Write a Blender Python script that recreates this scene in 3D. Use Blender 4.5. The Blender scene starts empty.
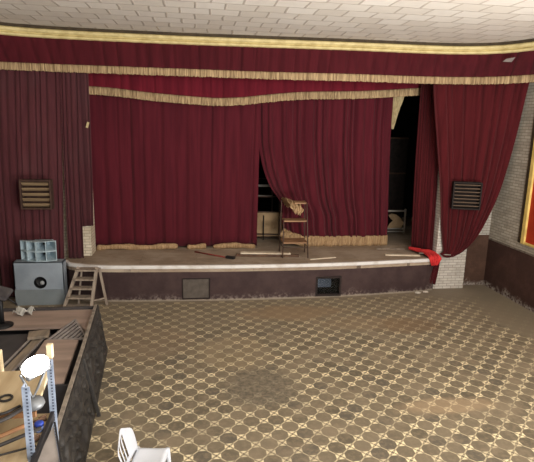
import bpy, math, random
from mathutils import Vector, Matrix
R0 = random.Random(7)
SC = bpy.context.scene
COL = SC.collection
D2R = math.radians

# ------------------------------------------------------------------ mesh tools
class MB:
    def __init__(s): s.v = []; s.f = []; s.sm = []
    def add(s, vs, fs, smooth=False):
        n = len(s.v)
        s.v += [tuple(v) for v in vs]
        s.f += [tuple(i + n for i in f) for f in fs]
        s.sm += [smooth] * len(fs)
        return s
    def box(s, c, size, M=None, bev=0.0):
        hx, hy, hz = [a / 2 for a in size]
        c = Vector(c)
        b = min(bev, hx * .9, hy * .9, hz * .9)
        pts = []
        if b <= 0:
            vs = [Vector((x, y, z)) for x in (-hx, hx) for y in (-hy, hy) for z in (-hz, hz)]
            fs = [(0, 1, 3, 2), (4, 6, 7, 5), (0, 4, 5, 1), (2, 3, 7, 6), (0, 2, 6, 4), (1, 5, 7, 3)]
        else:
            vs = []; ix = {}
            for sx in (-1, 1):
                for sy in (-1, 1):
                    for sz in (-1, 1):
                        for k in range(3):
                            p = [sx * (hx - b), sy * (hy - b), sz * (hz - b)]
                            p[k] = (sx, sy, sz)[k] * (hx, hy, hz)[k]
                            ix[(sx, sy, sz, k)] = len(vs); vs.append(Vector(p))
            fs = []
            for k in range(3):
                a, d = [i for i in range(3) if i != k]
                for sg in (-1, 1):
                    q = []
                    for (u, w) in ((-1, -1), (1, -1), (1, 1), (-1, 1)):
                        t = [0, 0, 0]; t[k] = sg; t[a] = u; t[d] = w
                        q.append(ix[(t[0], t[1], t[2], k)])
                    fs.append(tuple(q))
            for k in range(3):
                a, d = [i for i in range(3) if i != k]
                for u in (-1, 1):
                    for w in (-1, 1):
                        q = []
                        for sg, kk in ((-1, a), (1, a), (1, d), (-1, d)):
                            t = [0, 0, 0]; t[k] = sg; t[a] = u; t[d] = w
                            q.append(ix[(t[0], t[1], t[2], kk)])
                        fs.append(tuple(q))
            for sx in (-1, 1):
                for sy in (-1, 1):
                    for sz in (-1, 1):
                        fs.append(tuple(ix[(sx, sy, sz, k)] for k in range(3)))
        vs = [(M @ v if M else v) + c for v in vs]
        return s.add(vs, fs)
    def bar(s, a, b, w, h, bev=0.0, up=(0, 0, 1)):
        a = Vector(a); b = Vector(b); d = b - a
        L = d.length; d.normalize()
        u = Vector(up)
        if abs(d.dot(u)) > .98: u = Vector((0, 1, 0))
        x = d.cross(u).normalized(); y = x.cross(d).normalized()
        M = Matrix((x, d, y)).transposed()
        return s.box((a + b) / 2, (w, L, h), M, bev)
    def tube(s, pts, r, n=8, cap=True):
        pts = [Vector(p) for p in pts]
        rr = r if isinstance(r, (list, tuple)) else [r] * len(pts)
        vs = []; fs = []
        pu = None
        for i, p in enumerate(pts):
            d = (pts[min(i + 1, len(pts) - 1)] - pts[max(i - 1, 0)]).normalized()
            if pu is None:
                t = Vector((0, 0, 1)) if abs(d.z) < .9 else Vector((1, 0, 0))
                pu = d.cross(t).normalized()
            pu = (pu - d * pu.dot(d)).normalized()
            w = d.cross(pu)
            for k in range(n):
                an = 2 * math.pi * k / n
                vs.append(p + (pu * math.cos(an) + w * math.sin(an)) * rr[i])
        for i in range(len(pts) - 1):
            for k in range(n):
                fs.append((i * n + k, i * n + (k + 1) % n, (i + 1) * n + (k + 1) % n, (i + 1) * n + k))
        if cap:
            fs.append(tuple(range(n - 1, -1, -1))); fs.append(tuple((len(pts) - 1) * n + k for k in range(n)))
        return s.add(vs, fs, True)
    def lathe(s, prof, c, M=None, n=24, cap=True):
        c = Vector(c); vs = []; fs = []
        for (r, z) in prof:
            for k in range(n):
                a = 2 * math.pi * k / n
                v = Vector((r * math.cos(a), r * math.sin(a), z))
                vs.append((M @ v if M else v) + c)
        for i in range(len(prof) - 1):
            for k in range(n):
                fs.append((i * n + k, i * n + (k + 1) % n, (i + 1) * n + (k + 1) % n, (i + 1) * n + k))
        if cap:
            fs.append(tuple(range(n - 1, -1, -1))); fs.append(tuple((len(prof) - 1) * n + k for k in range(n)))
        return s.add(vs, fs, True)
    def prism(s, poly, z0, z1):
        n = len(poly)
        vs = [(p[0], p[1], z0) for p in poly] + [(p[0], p[1], z1) for p in poly]
        fs = [tuple(range(n - 1, -1, -1)), tuple(range(n, 2 * n))]
        fs += [(i, (i + 1) % n, n + (i + 1) % n, n + i) for i in range(n)]
        return s.add(vs, fs)
    def slab(s, poly, th, nrm=None):
        """a flat plate from 3-D corner points, with thickness"""
        P = [Vector(p) for p in poly]
        n = nrm and Vector(nrm) or (P[1] - P[0]).cross(P[2] - P[0]).normalized()
        k = len(P)
        vs = P + [p - n * th for p in P]
        fs = [tuple(range(k)), tuple(range(2 * k - 1, k - 1, -1))]
        fs += [(i, k + i, k + (i + 1) % k, (i + 1) % k) for i in range(k)]
        return s.add(vs, fs)
    def grid(s, G, smooth=True, flip=False):
        m = len(G); n = len(G[0])
        vs = [p for row in G for p in row]
        fs = []
        for j in range(m - 1):
            for i in range(n - 1):
                q = (j * n + i, j * n + i + 1, (j + 1) * n + i + 1, (j + 1) * n + i)
                fs.append(q[::-1] if flip else q)
        return s.add(vs, fs, smooth)

WL = {}
def wloc(o): return WL[o.name]
def obj(name, mb, mat, parent=None, label=None, origin=None):
    me = bpy.data.meshes.new(name)
    xs = [v[0] for v in mb.v]; ys = [v[1] for v in mb.v]; zs = [v[2] for v in mb.v]
    o3 = Vector(origin) if origin else Vector(((min(xs) + max(xs)) / 2, (min(ys) + max(ys)) / 2, min(zs)))
    me.from_pydata([(v[0] - o3.x, v[1] - o3.y, v[2] - o3.z) for v in mb.v], [], mb.f)
    me.validate()
    if len(me.polygons) == len(mb.sm):
        me.polygons.foreach_set('use_smooth', mb.sm)
    me.update()
    if mat: me.materials.append(mat)
    o = bpy.data.objects.new(name, me); COL.objects.link(o)
    WL[o.name] = o3
    if parent:
        o.parent = parent; o.location = o3 - wloc(parent)
    else:
        o.location = o3
    if label: o['label'] = label
    return o
def tag(o, label, cat, group=None):
    o['label'] = label; o['category'] = cat
    if group: o['group'] = group
    return o
def thing(name, label, cat, loc, group=None):
    o = bpy.data.objects.new(name, None); COL.objects.link(o)
    o.location = loc; o.empty_display_size = .1
    WL[o.name] = Vector(loc)
    return tag(o, label, cat, group)
def struct(name, mb, mat, parent=None, label=None, cat=None):
    o = obj(name, mb, mat, parent)
    if not parent: o['kind'] = 'structure'
    if label: o['label'] = label
    if cat: o['category'] = cat
    return o
def solid(o, t, off=0):
    m = o.modifiers.new('thick', 'SOLIDIFY'); m.thickness = t; m.offset = off
    return o

# ------------------------------------------------------------------ material tools
def srgb(r, g, b):
    def f(c):
        c /= 255
        return c / 12.92 if c <= .04045 else ((c + .055) / 1.055) ** 2.4
    return (f(r), f(g), f(b), 1)
class E:
    """socket with arithmetic, for writing node maths"""
    nt = None
    def __init__(s, k): s.k = k
    @staticmethod
    def m(op, *a, clamp=False):
        n = E.nt.nodes.new('ShaderNodeMath'); n.operation = op; n.use_clamp = clamp
        for i, x in enumerate(a):
            if isinstance(x, E): E.nt.links.new(x.k, n.inputs[i])
            else: n.inputs[i].default_value = x
        return E(n.outputs[0])
    def __add__(s, o): return E.m('ADD', s, o)
    def __radd__(s, o): return E.m('ADD', o, s)
    def __sub__(s, o): return E.m('SUBTRACT', s, o)
    def __rsub__(s, o): return E.m('SUBTRACT', o, s)
    def __mul__(s, o): return E.m('MULTIPLY', s, o)
    __rmul__ = __mul__
    def floor(s): return E.m('FLOOR', s)
    def abs(s): return E.m('ABSOLUTE', s)
    def max(s, o): return E.m('MAXIMUM', s, o)
    def min(s, o): return E.m('MINIMUM', s, o)
    def step(s, lo, hi):      # smooth 0..1
        n = E.nt.nodes.new('ShaderNodeMapRange'); n.interpolation_type = 'SMOOTHSTEP'
        E.nt.links.new(s.k, n.inputs[0]); n.inputs[1].default_value = lo; n.inputs[2].default_value = hi
        return E(n.outputs[0])
def newmat(name):
    m = bpy.data.materials.new(name); m.use_nodes = True
    nt = m.node_tree; E.nt = nt
    b = nt.nodes['Principled BSDF']
    return m, nt, b
def mixc(nt, f, a, b):
    n = nt.nodes.new('ShaderNodeMix'); n.data_type = 'RGBA'
    for sock, x in ((n.inputs[0], f), (n.inputs[6], a), (n.inputs[7], b)):
        if isinstance(x, E): nt.links.new(x.k, sock)
        elif isinstance(x, (int, float)): sock.default_value = x
        elif isinstance(x, tuple): sock.default_value = x
        else: nt.links.new(x, sock)
    return n.outputs[2]
def coords(nt, kind='Object', scale=(1, 1, 1), rot=(0, 0, 0), loc=(0, 0, 0)):
    if kind == 'World':
        g = nt.nodes.new('ShaderNodeNewGeometry'); out = g.outputs['Position']
    else:
        t = nt.nodes.new('ShaderNodeTexCoord'); out = t.outputs[kind]
    mp = nt.nodes.new('ShaderNodeMapping')
    mp.inputs['Scale'].default_value = scale; mp.inputs['Rotation'].default_value = rot; mp.inputs['Location'].default_value = loc
    nt.links.new(out, mp.inputs[0])
    return mp.outputs[0]
def noise(nt, vec, scale, detail=4, rough=.55):
    n = nt.nodes.new('ShaderNodeTexNoise'); n.inputs['Scale'].default_value = scale
    n.inputs['Detail'].default_value = detail; n.inputs['Roughness'].default_value = rough
    nt.links.new(vec, n.inputs['Vector'])
    return E(n.outputs[0])
def bump(nt, b, h, strength, dist=.02):
    n = nt.nodes.new('ShaderNodeBump'); n.inputs['Strength'].default_value = strength; n.inputs['Distance'].default_value = dist
    nt.links.new(h.k, n.inputs['Height']); nt.links.new(n.outputs[0], b.inputs['Normal'])
def plain(name, c, c2=None, rough=.8, scale=8, stretch=(1, 1, 1), metal=0, bmp=0, lo=.35, hi=.7, spec=.3, sheen=0):
    m, nt, b = newmat(name)
    v = coords(nt, 'Object', stretch)
    f = noise(nt, v, scale, 5)
    c2 = c2 or tuple(x * .75 for x in c[:3]) + (1,)
    nt.links.new(mixc(nt, f.step(lo, hi), c, c2), b.inputs['Base Color'])
    b.inputs['Roughness'].default_value = rough; b.inputs['Metallic'].default_value = metal
    b.inputs['Specular IOR Level'].default_value = spec
    if sheen: b.inputs['Sheen Weight'].default_value = sheen; b.inputs['Sheen Roughness'].default_value = .5
    if bmp: bump(nt, b, f, bmp)
    return m

def cloth_mat(name, c, c2, dust=None):
    m, nt, b = newmat(name)
    v = coords(nt, 'World', (1, 1, .06))
    f = noise(nt, v, 9, 5)
    v2 = coords(nt, 'World', (1, 1, 1))
    g = noise(nt, v2, 1.1, 3)
    col = mixc(nt, f.step(.3, .72), c, c2)
    if dust: col = mixc(nt, g.step(.45, .8) * .5, col, dust)
    nt.links.new(col, b.inputs['Base Color'])
    b.inputs['Roughness'].default_value = .95; b.inputs['Specular IOR Level'].default_value = .1
    b.inputs['Sheen Weight'].default_value = .12; b.inputs['Sheen Roughness'].default_value = .5
    b.inputs['Sheen Tint'].default_value = (.8, .5, .5, 1)
    return m
def fringe_mat(name, c, c2, c3):
    m, nt, b = newmat(name)
    f = noise(nt, coords(nt, 'World', (1, 1, .04)), 38, 4, .7)
    g = noise(nt, coords(nt, 'World', (1, 1, .3)), 5, 3)
    col = mixc(nt, f.step(.36, .66), c2, c)
    col = mixc(nt, g.step(.55, .8) * .6, col, c3)
    nt.links.new(col, b.inputs['Base Color'])
    b.inputs['Roughness'].default_value = .85; b.inputs['Specular IOR Level'].default_value = .15
    bump(nt, b, f, .5, .02)
    return m
def brick_mat(name, axis, c, c2, mortar, w=.26, h=.075, scale_noise=3, dado=None, dado_z=0, bstr=.6, stain=None):
    """brick courses on a wall facing along `axis`; an optional painted dado below dado_z"""
    m, nt, b = newmat(name)
    g = nt.nodes.new('ShaderNodeNewGeometry')
    sp = nt.nodes.new('ShaderNodeSeparateXYZ'); nt.links.new(g.outputs['Position'], sp.inputs[0])
    cb = nt.nodes.new('ShaderNodeCombineXYZ')
    nt.links.new(sp.outputs[1 if axis == 'x' else 0], cb.inputs[0]); nt.links.new(sp.outputs[2], cb.inputs[1])
    br = nt.nodes.new('ShaderNodeTexBrick'); nt.links.new(cb.outputs[0], br.inputs['Vector'])
    br.inputs['Scale'].default_value = 1; br.inputs['Brick Width'].default_value = w; br.inputs['Row Height'].default_value = h
    br.inputs['Mortar Size'].default_value = .008; br.inputs['Mortar Smooth'].default_value = .4
    br.inputs['Color1'].default_value = c; br.inputs['Color2'].default_value = c2; br.inputs['Mortar'].default_value = mortar
    wv = coords(nt, 'World')
    n1 = noise(nt, wv, scale_noise, 6, .65); n2 = noise(nt, wv, 14, 4)
    col = mixc(nt, n1.step(.45, .75) * .55, br.outputs[0], mortar)
    ht = (1 - E(br.outputs[1])) + n2 * .6
    b.inputs['Roughness'].default_value = .9
    b.inputs['Specular IOR Level'].default_value = .2
    if dado:
        z = E(sp.outputs[2])
        below = 1 - (z - dado_z).step(-.006, .006)
        dn = mixc(nt, n1.step(.4, .75), dado, tuple(x * 1.5 for x in dado[:3]) + (1,))
        salt = (1 - (z - n1 * .55).step(-.26, -.10)) * n2.step(.35, .6)
        dn = mixc(nt, salt, dn, stain or srgb(150, 142, 135))
        col = mixc(nt, below, col, dn)
        ht = ht * (1 - below * .75)
    nt.links.new(col, b.inputs['Base Color'])
    bump(nt, b, ht, bstr, .012)
    return m

# --- the tiled hall floor: octagons on a 45 degree lattice with small cross motifs between them
def floor_mat():
    m, nt, b = newmat('patterned_tile')
    g = nt.nodes.new('ShaderNodeNewGeometry')
    sp = nt.nodes.new('ShaderNodeSeparateXYZ'); nt.links.new(g.outputs['Position'], sp.inputs[0])
    x = E(sp.outputs[0]) - .05424; y = E(sp.outputs[1]) + .01936
    k = .70711 / .24094
    wv = coords(nt, 'World'); n_small = noise(nt, wv, 14, 5, .6)
    a = (x - y) * k; c = (x + y) * -k
    ca = (a - a.floor() - .5).abs(); cc = (c - c.floor() - .5).abs()
    m1 = ca + cc; mx = ca.max(cc)
    motif = 1 - (m1 + (n_small - .5) * .10).step(.30, .375)
    line = 1 - ca.min(cc).step(.018, .05)
    dot = 1 - mx.step(.06, .095)
    mn = ca.min(cc)
    gap = (1 - mn.step(.03, .07)) * m1.step(.10, .14) * (1 - m1.step(.30, .36))
    cream = (motif.max(line * m1.step(.3, .36) * .6)) * (1 - dot) * (1 - gap * .8)
    # one shade per octagon
    cbn = nt.nodes.new('ShaderNodeCombineXYZ')
    nt.links.new((a + .5).floor().k, cbn.inputs[0]); nt.links.new((c + .5).floor().k, cbn.inputs[1])
    wn = nt.nodes.new('ShaderNodeTexWhiteNoise'); nt.links.new(cbn.outputs[0], wn.inputs['Vector'])
    rnd = E(wn.outputs[0])
    n_mid = noise(nt, wv, 1.6, 5, .6); n_big = noise(nt, wv, .55, 3)
    oct_c = mixc(nt, rnd, srgb(98, 90, 76), srgb(126, 115, 97))
    oct_c = mixc(nt, rnd.step(.86, .9) * .6, oct_c, srgb(72, 70, 66))
    oct_c = mixc(nt, n_small.step(.42, .68) * .5, oct_c, srgb(140, 127, 106))
    cr = mixc(nt, n_mid.step(.35, .65), srgb(238, 222, 184), srgb(198, 186, 156))
    col = mixc(nt, cream, oct_c, cr)
    # wear and dust with shapes of their own
    def blob(cx, cy, rx, ry, lo=.55, hi=1.1):
        dx = (E(sp.outputs[0]) - cx) * (1 / rx); dy = (E(sp.outputs[1]) - cy) * (1 / ry)
        r = E.m('SQRT', dx * dx + dy * dy) + (n_mid - .5) * 1.1
        return 1 - r.step(lo, hi)
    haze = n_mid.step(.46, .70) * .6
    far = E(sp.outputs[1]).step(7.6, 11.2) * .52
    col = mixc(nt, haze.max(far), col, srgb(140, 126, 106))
    col = mixc(nt, blob(.98, 7.05, .66, .70) * .85, col, mixc(nt, n_small.step(.3, .7), srgb(88, 82, 72), srgb(128, 118, 102)))
    col = mixc(nt, blob(2.1, 10.1, 1.2, .5) * .75, col, srgb(146, 124, 98))
    col = mixc(nt, blob(4.4, 9.2, .8, .45) * .5, col, srgb(122, 98, 74))
    col = mixc(nt, blob(3.5, 9.4, 1.2, .5) * .35, col, srgb(150, 128, 100))
    col = mixc(nt, blob(.6, 8.3, .8, .8) * .35, col, srgb(156, 138, 110))
    col = mixc(nt, blob(7.45, 9.6, 1.2, 1.9, .75, 1.05) * .93, col, srgb(130, 119, 101))
    col = mixc(nt, blob(6.6, 11.3, 1.5, 1.0) * .85, col, srgb(124, 114, 98))
    col = mixc(nt, blob(3.7, 6.2, .9, .25) * .45, col, srgb(176, 152, 122))
    col = mixc(nt, blob(-.9, 8.8, .9, .9) * .4, col, srgb(140, 120, 98))
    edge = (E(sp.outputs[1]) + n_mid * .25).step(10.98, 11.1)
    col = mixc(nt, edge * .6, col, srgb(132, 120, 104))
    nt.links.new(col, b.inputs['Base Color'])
    b.inputs['Roughness'].default_value = .62; b.inputs['Specular IOR Level'].default_value = .25
    bump(nt, b, n_small, .08, .01)
    return m
def ceiling_mat():
    m, nt, b = newmat('ceiling_panel')
    wv = coords(nt, 'World')
    wob = noise(nt, wv, 1.7, 2)
    g = nt.nodes.new('ShaderNodeNewGeometry')
    sp = nt.nodes.new('ShaderNodeSeparateXYZ'); nt.links.new(g.outputs['Position'], sp.inputs[0])
    cb = nt.nodes.new('ShaderNodeCombineXYZ')
    nt.links.new((E(sp.outputs[0]) + (wob - .5) * .10).k, cb.inputs[0]); nt.links.new((E(sp.outputs[1]) + (wob - .5) * .08).k, cb.inputs[1])
    br = nt.nodes.new('ShaderNodeTexBrick'); nt.links.new(cb.outputs[0], br.inputs['Vector'])
    br.inputs['Scale'].default_value = 1; br.inputs['Brick Width'].default_value = .52; br.inputs['Row Height'].default_value = .46
    br.inputs['Mortar Size'].default_value = .03; br.inputs['Mortar Smooth'].default_value = .8
    br.inputs['Color1'].default_value = srgb(212, 206, 196); br.inputs['Color2'].default_value = srgb(200, 192, 180)
    br.inputs['Mortar'].default_value = srgb(178, 168, 156)
    n1 = noise(nt, wv, 2.2, 5, .6)
    col = mixc(nt, n1.step(.45, .8) * .35, br.outputs[0], srgb(184, 174, 162))
    nt.links.new(col, b.inputs['Base Color'])
    b.inputs['Roughness'].default_value = .9
    bump(nt, b, E(br.outputs[1]) + n1 * .5, .45, .03)
    return m
def board_mat(name, axis_len, c, c2, gap, w=2.6, h=.14, dust=None, rot=0):
    m, nt, b = newmat(name)
    v = coords(nt, 'World', (1, 1, 1), (0, 0, rot))
    br = nt.nodes.new('ShaderNodeTexBrick'); nt.links.new(v, br.inputs['Vector'])
    br.inputs['Scale'].default_value = 1; br.inputs['Brick Width'].default_value = w; br.inputs['Row Height'].default_value = h
    br.inputs['Mortar Size'].default_value = .005
    br.inputs['Color1'].default_value = c; br.inputs['Color2'].default_value = c2; br.inputs['Mortar'].default_value = gap
    n1 = noise(nt, v, 1.3, 6, .65)
    n2 = noise(nt, coords(nt, 'World', (1, 8, 8), (0, 0, rot)), 6, 4)
    col = mixc(nt, n2.step(.35, .7) * .4, br.outputs[0], gap)
    col = mixc(nt, n1.step(.38, .7) * .7, col, dust or c)
    nt.links.new(col, b.inputs['Base Color']); b.inputs['Roughness'].default_value = .8
    b.inputs['Specular IOR Level'].default_value = .2
    return m
def stage_front_mat():
    m, nt, b = newmat('painted_stage_front')
    g = nt.nodes.new('ShaderNodeNewGeometry')
    sp = nt.nodes.new('ShaderNodeSeparateXYZ'); nt.links.new(g.outputs['Position'], sp.inputs[0])
    wv = coords(nt, 'World'); z = E(sp.outputs[2])
    n1 = noise(nt, wv, 2.4, 6, .65); n2 = noise(nt, wv, 16, 5, .6)
    col = mixc(nt, n1.step(.35, .7), srgb(58, 43, 43), srgb(72, 56, 54))
    salt = (1 - (z - n1 * .5).step(-.28, -.06)) * n2.step(.42, .62)
    salt = salt * E(sp.outputs[0]).step(-2.5, -1.6)
    col = mixc(nt, salt * .7, col, srgb(140, 128, 122))
    foot = (1 - (z - n2 * .05).step(0.0, .03))
    col = mixc(nt, foot * .8, col, srgb(150, 138, 122))
    nt.links.new(col, b.inputs['Base Color']); b.inputs['Roughness'].default_value = .75
    b.inputs['Specular IOR Level'].default_value = .25
    bump(nt, b, n2, .15, .01)
    return m

M = {}
M['velvet'] = cloth_mat('burgundy_velvet', srgb(86, 29, 38), srgb(70, 23, 31))
M['velvet_val'] = cloth_mat('burgundy_valance', srgb(78, 25, 32), srgb(64, 20, 26))
M['velvet_inner'] = cloth_mat('crimson_valance', srgb(104, 28, 40), srgb(86, 22, 33))
M['velvet_side'] = cloth_mat('hazed_burgundy', srgb(80, 44, 48), srgb(70, 37, 41), srgb(80, 54, 56))  # left curtains: lamp haze is greyed into the cloth colours
M['velvet_grey'] = cloth_mat('haze_greyed_burgundy', srgb(82, 44, 48), srgb(70, 37, 41), srgb(80, 54, 56))  # same haze dulling in the wide left curtain's colour
M['velvet_right'] = cloth_mat('dark_red_drape', srgb(76, 23, 27), srgb(62, 18, 21))
M['fringe'] = fringe_mat('gold_fringe', srgb(186, 160, 122), srgb(122, 100, 74), srgb(104, 84, 62))
M['fringe_low'] = fringe_mat('pale_gold_fringe', srgb(186, 156, 118), srgb(140, 112, 82), srgb(128, 102, 76))
M['floor'] = floor_mat()
M['ceil'] = ceiling_mat()
M['gold'] = plain('yellowed_moulding', srgb(212, 196, 142), srgb(188, 170, 118), .55, 6)
M['shadow_gap'] = plain('dark_brown', srgb(70, 58, 42), srgb(54, 44, 32), .8)  # cornice shadow line given as dark colour; the olive window strip shares it
M['brick_r'] = brick_mat('grey_painted_brick', 'x', srgb(184, 175, 160), srgb(162, 153, 138), srgb(130, 121, 108), dado=srgb(66, 46, 40), dado_z=1.25, w=.22, h=.07)
M['brick_s'] = brick_mat('white_painted_brick', 'y', srgb(206, 200, 190), srgb(188, 180, 170), srgb(150, 142, 132), w=.22, h=.07)
M['brick_l'] = brick_mat('cream_painted_brick', 'y', srgb(222, 212, 192), srgb(200, 186, 160), srgb(160, 146, 124), w=.22, h=.07)
M['wall_br'] = brick_mat('wall_by_corner', 'y', srgb(190, 184, 174), srgb(170, 163, 152), srgb(128, 120, 110), dado=srgb(74, 54, 44), dado_z=1.36, w=.22, h=.07)
M['dark'] = plain('backstage_black', srgb(26, 23, 22), srgb(18, 16, 16), .95)
M['deck'] = board_mat('dusty_stage_boards', 'x', srgb(170, 152, 132), srgb(154, 136, 117), srgb(100, 86, 73), dust=srgb(184, 169, 151))
M['stage_front'] = stage_front_mat()
M['nosing'] = plain('worn_white_edge', srgb(220, 217, 214), srgb(184, 174, 164), .6, 3, lo=.45, hi=.8)
M['hatch'] = plain('grey_hatch_board', srgb(92, 84, 76), srgb(78, 70, 64), .7)
M['dark_frame'] = plain('dark_frame', srgb(44, 32, 30), srgb(34, 26, 24), .7)
M['glass'] = None
M['wood_slat'] = plain('pale_louvre_wood', srgb(150, 128, 98), srgb(120, 100, 76), .7, 4, (.3, 1, 6))
M['wood_slat_d'] = plain('dusty_dark_louvre', srgb(104, 86, 70), srgb(84, 68, 56), .7, 4, (.3, 1, 6))
M['louvre_box'] = plain('louvre_box_brown', srgb(74, 54, 44), srgb(56, 40, 34), .8)
M['louvre_box_d'] = plain('louvre_box_dark', srgb(34, 26, 23), srgb(24, 19, 17), .8)
M['grey_blue'] = plain('hazed_grey_blue', srgb(150, 160, 170), srgb(134, 144, 154), .6, 2)  # cabinet grey blue, paled so the colour carries the lamp haze
M['grey_low'] = plain('duller_grey_paint', srgb(128, 136, 140), srgb(114, 122, 126), .65, 2)
M['horn'] = plain('hazed_horn_grey', srgb(168, 186, 194), srgb(148, 164, 172), .55, 5)  # horn grey, paled with the same haze in its colour
M['black'] = plain('black_paint', srgb(30, 29, 30), srgb(22, 21, 22), .5)
M['cone'] = plain('pale_cone', srgb(190, 192, 192), srgb(150, 152, 154), .5)
M['old_wood'] = plain('weathered_grey_wood', srgb(158, 144, 130), srgb(124, 112, 100), .8, 5, (2, 2, .4))
M['slab_wood'] = plain('tan_shelf_wood', srgb(160, 124, 92), srgb(132, 100, 72), .6, 5, (.5, 3, 3))
M['dark_metal'] = plain('dark_tube', srgb(84, 64, 54), srgb(62, 48, 42), .55)
M['white_board'] = plain('chalky_white_board', srgb(216, 204, 182), srgb(184, 166, 142), .7, 3)
M['batten'] = plain('brown_batten', srgb(96, 72, 56), srgb(72, 54, 44), .8)
M['red_paint'] = plain('red_handle', srgb(140, 54, 44), srgb(116, 44, 38), .6)
M['red_cloth'] = plain('bright_red_cloth', srgb(214, 58, 58), srgb(186, 44, 46), .9, 5)
M['ply'] = plain('grimy_plywood', srgb(176, 148, 112), srgb(136, 112, 84), .8, 2.5)
M['cream_cloth'] = plain('cream_drape', srgb(190, 172, 132), srgb(160, 142, 104), .95)
M['pale_rail'] = plain('pale_rail', srgb(170, 162, 150), srgb(140, 132, 122), .6)
M['yellow_frame'] = plain('yellow_paint', srgb(222, 192, 112), srgb(196, 166, 92), .55, 4)
M['red_panel'] = plain('orange_red_board', srgb(178, 54, 26), srgb(160, 46, 22), .6, 2)
M['plaster'] = plain('plaster_crumb', srgb(214, 206, 194), srgb(180, 170, 158), .95)
M['counter_top'] = plain('brown_boards', srgb(160, 140, 128), srgb(134, 117, 107), .55, 2.2, (.35, 2, 1), bmp=.05)
M['counter_in'] = plain('counter_inside', srgb(70, 66, 66), srgb(56, 53, 54), .8, 2)
M['edge_metal'] = plain('worn_edge_strip', srgb(150, 140, 128), srgb(110, 102, 94), .5)
M['slat_grey'] = plain('grey_slat', srgb(150, 142, 138), srgb(120, 112, 108), .6)
M['plank_pale'] = plain('pale_plank', srgb(140, 126, 110), srgb(112, 102, 90), .7, 4, (4, .5, 1))
M['galv'] = plain('galvanised_post', srgb(140, 150, 166), srgb(118, 128, 144), .5, 20)
M['slot'] = plain('slot_grey', srgb(66, 72, 84))
M['pine'] = plain('pine_board', srgb(172, 154, 124), srgb(150, 130, 100), .6, 3, (4, .4, 1))
M['pine2'] = plain('pale_pine_and_lit_tip', srgb(206, 190, 158), srgb(180, 162, 128), .6, 3)
M['black_beam'] = plain('black_beam', srgb(34, 32, 34), srgb(26, 25, 27), .6)
M['grey_sheet'] = plain('grey_sheet', srgb(150, 142, 136), srgb(112, 104, 100), .7, 3)
M['blue_lid'] = plain('blue_plastic', srgb(40, 62, 150), srgb(34, 52, 128), .4)
M['clear_pl'] = plain('pale_blue_plastic', srgb(150, 166, 210), srgb(120, 138, 190), .3)
M['rubber'] = plain('black_rubber', srgb(40, 36, 34), srgb(30, 27, 26), .6)
M['brown_rod'] = plain('brown_rod', srgb(120, 84, 52), srgb(96, 66, 42), .6)
M['tool_brown'] = plain('rusty_brown', srgb(110, 84, 66), srgb(84, 62, 50), .7)
M['lamp_house'] = plain('lamp_grey_metal', srgb(120, 122, 124), srgb(96, 98, 100), .45, metal=.4)
M['white_plastic'] = plain('white_plastic', srgb(204, 208, 216), srgb(192, 197, 206), .32, 3, spec=.5)
M['seat_cloth'] = plain('grey_seat_pad', srgb(70, 66, 66), srgb(54, 50, 52), .9)
M['paper'] = plain('crumpled_paper', srgb(206, 204, 198), srgb(176, 174, 168), .9)
def carved_mat():
    m, nt, b = newmat('dark_carved_panel')
    v = coords(nt, 'Object'); n1 = noise(nt, v, 7, 5, .6); n2 = noise(nt, v, 22, 3)
    col = mixc(nt, n1.step(.38, .68), srgb(44, 42, 41), srgb(62, 59, 56))
    col = mixc(nt, n2.step(.58, .75) * .5, col, srgb(82, 79, 76))
    nt.links.new(col, b.inputs['Base Color']); b.inputs['Roughness'].default_value = .6
    b.inputs['Specular IOR Level'].default_value = .3
    bump(nt, b, n1, .4, .02)
    return m
M['carved'] = carved_mat()
def glass_mat():
    m, nt, b = newmat('dusty_glass')
    b.inputs['Base Color'].default_value = (.8, .85, .86, 1); b.inputs['Roughness'].default_value = .12
    b.inputs['Transmission Weight'].default_value = 1.0; b.inputs['IOR'].default_value = 1.3
    return m
M['glass'] = glass_mat()
def emit_mat(name, c, s):
    m, nt, b = newmat(name)
    b.inputs['Base Color'].default_value = c; b.inputs['Emission Color'].default_value = c
    b.inputs['Emission Strength'].default_value = s
    return m
M['led'] = emit_mat('lit_led', (1, .97, .9, 1), 30)

# ------------------------------------------------------------------ curves and cloth
def resample(P, n):
    P = [Vector(p) for p in P]
    if len(P) > 2:                      # smooth with Catmull-Rom first
        Q = []
        for i in range(len(P) - 1):
            p0 = P[max(i - 1, 0)]; p1 = P[i]; p2 = P[i + 1]; p3 = P[min(i + 2, len(P) - 1)]
            for k in range(12):
                t = k / 12
                Q.append(.5 * (2 * p1 + (p2 - p0) * t + (2 * p0 - 5 * p1 + 4 * p2 - p3) * t * t + (3 * p1 - p0 - 3 * p2 + p3) * t ** 3))
        Q.append(P[-1]); P = Q
    L = [0]
    for i in range(1, len(P)): L.append(L[-1] + (P[i] - P[i - 1]).length)
    out = []; j = 0
    for k in range(n + 1):
        s = L[-1] * k / n
        while j < len(L) - 2 and L[j + 1] < s: j += 1
        d = L[j + 1] - L[j]
        out.append(P[j].lerp(P[j + 1], (s - L[j]) / d if d > 1e-9 else 0))
    return out
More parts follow.
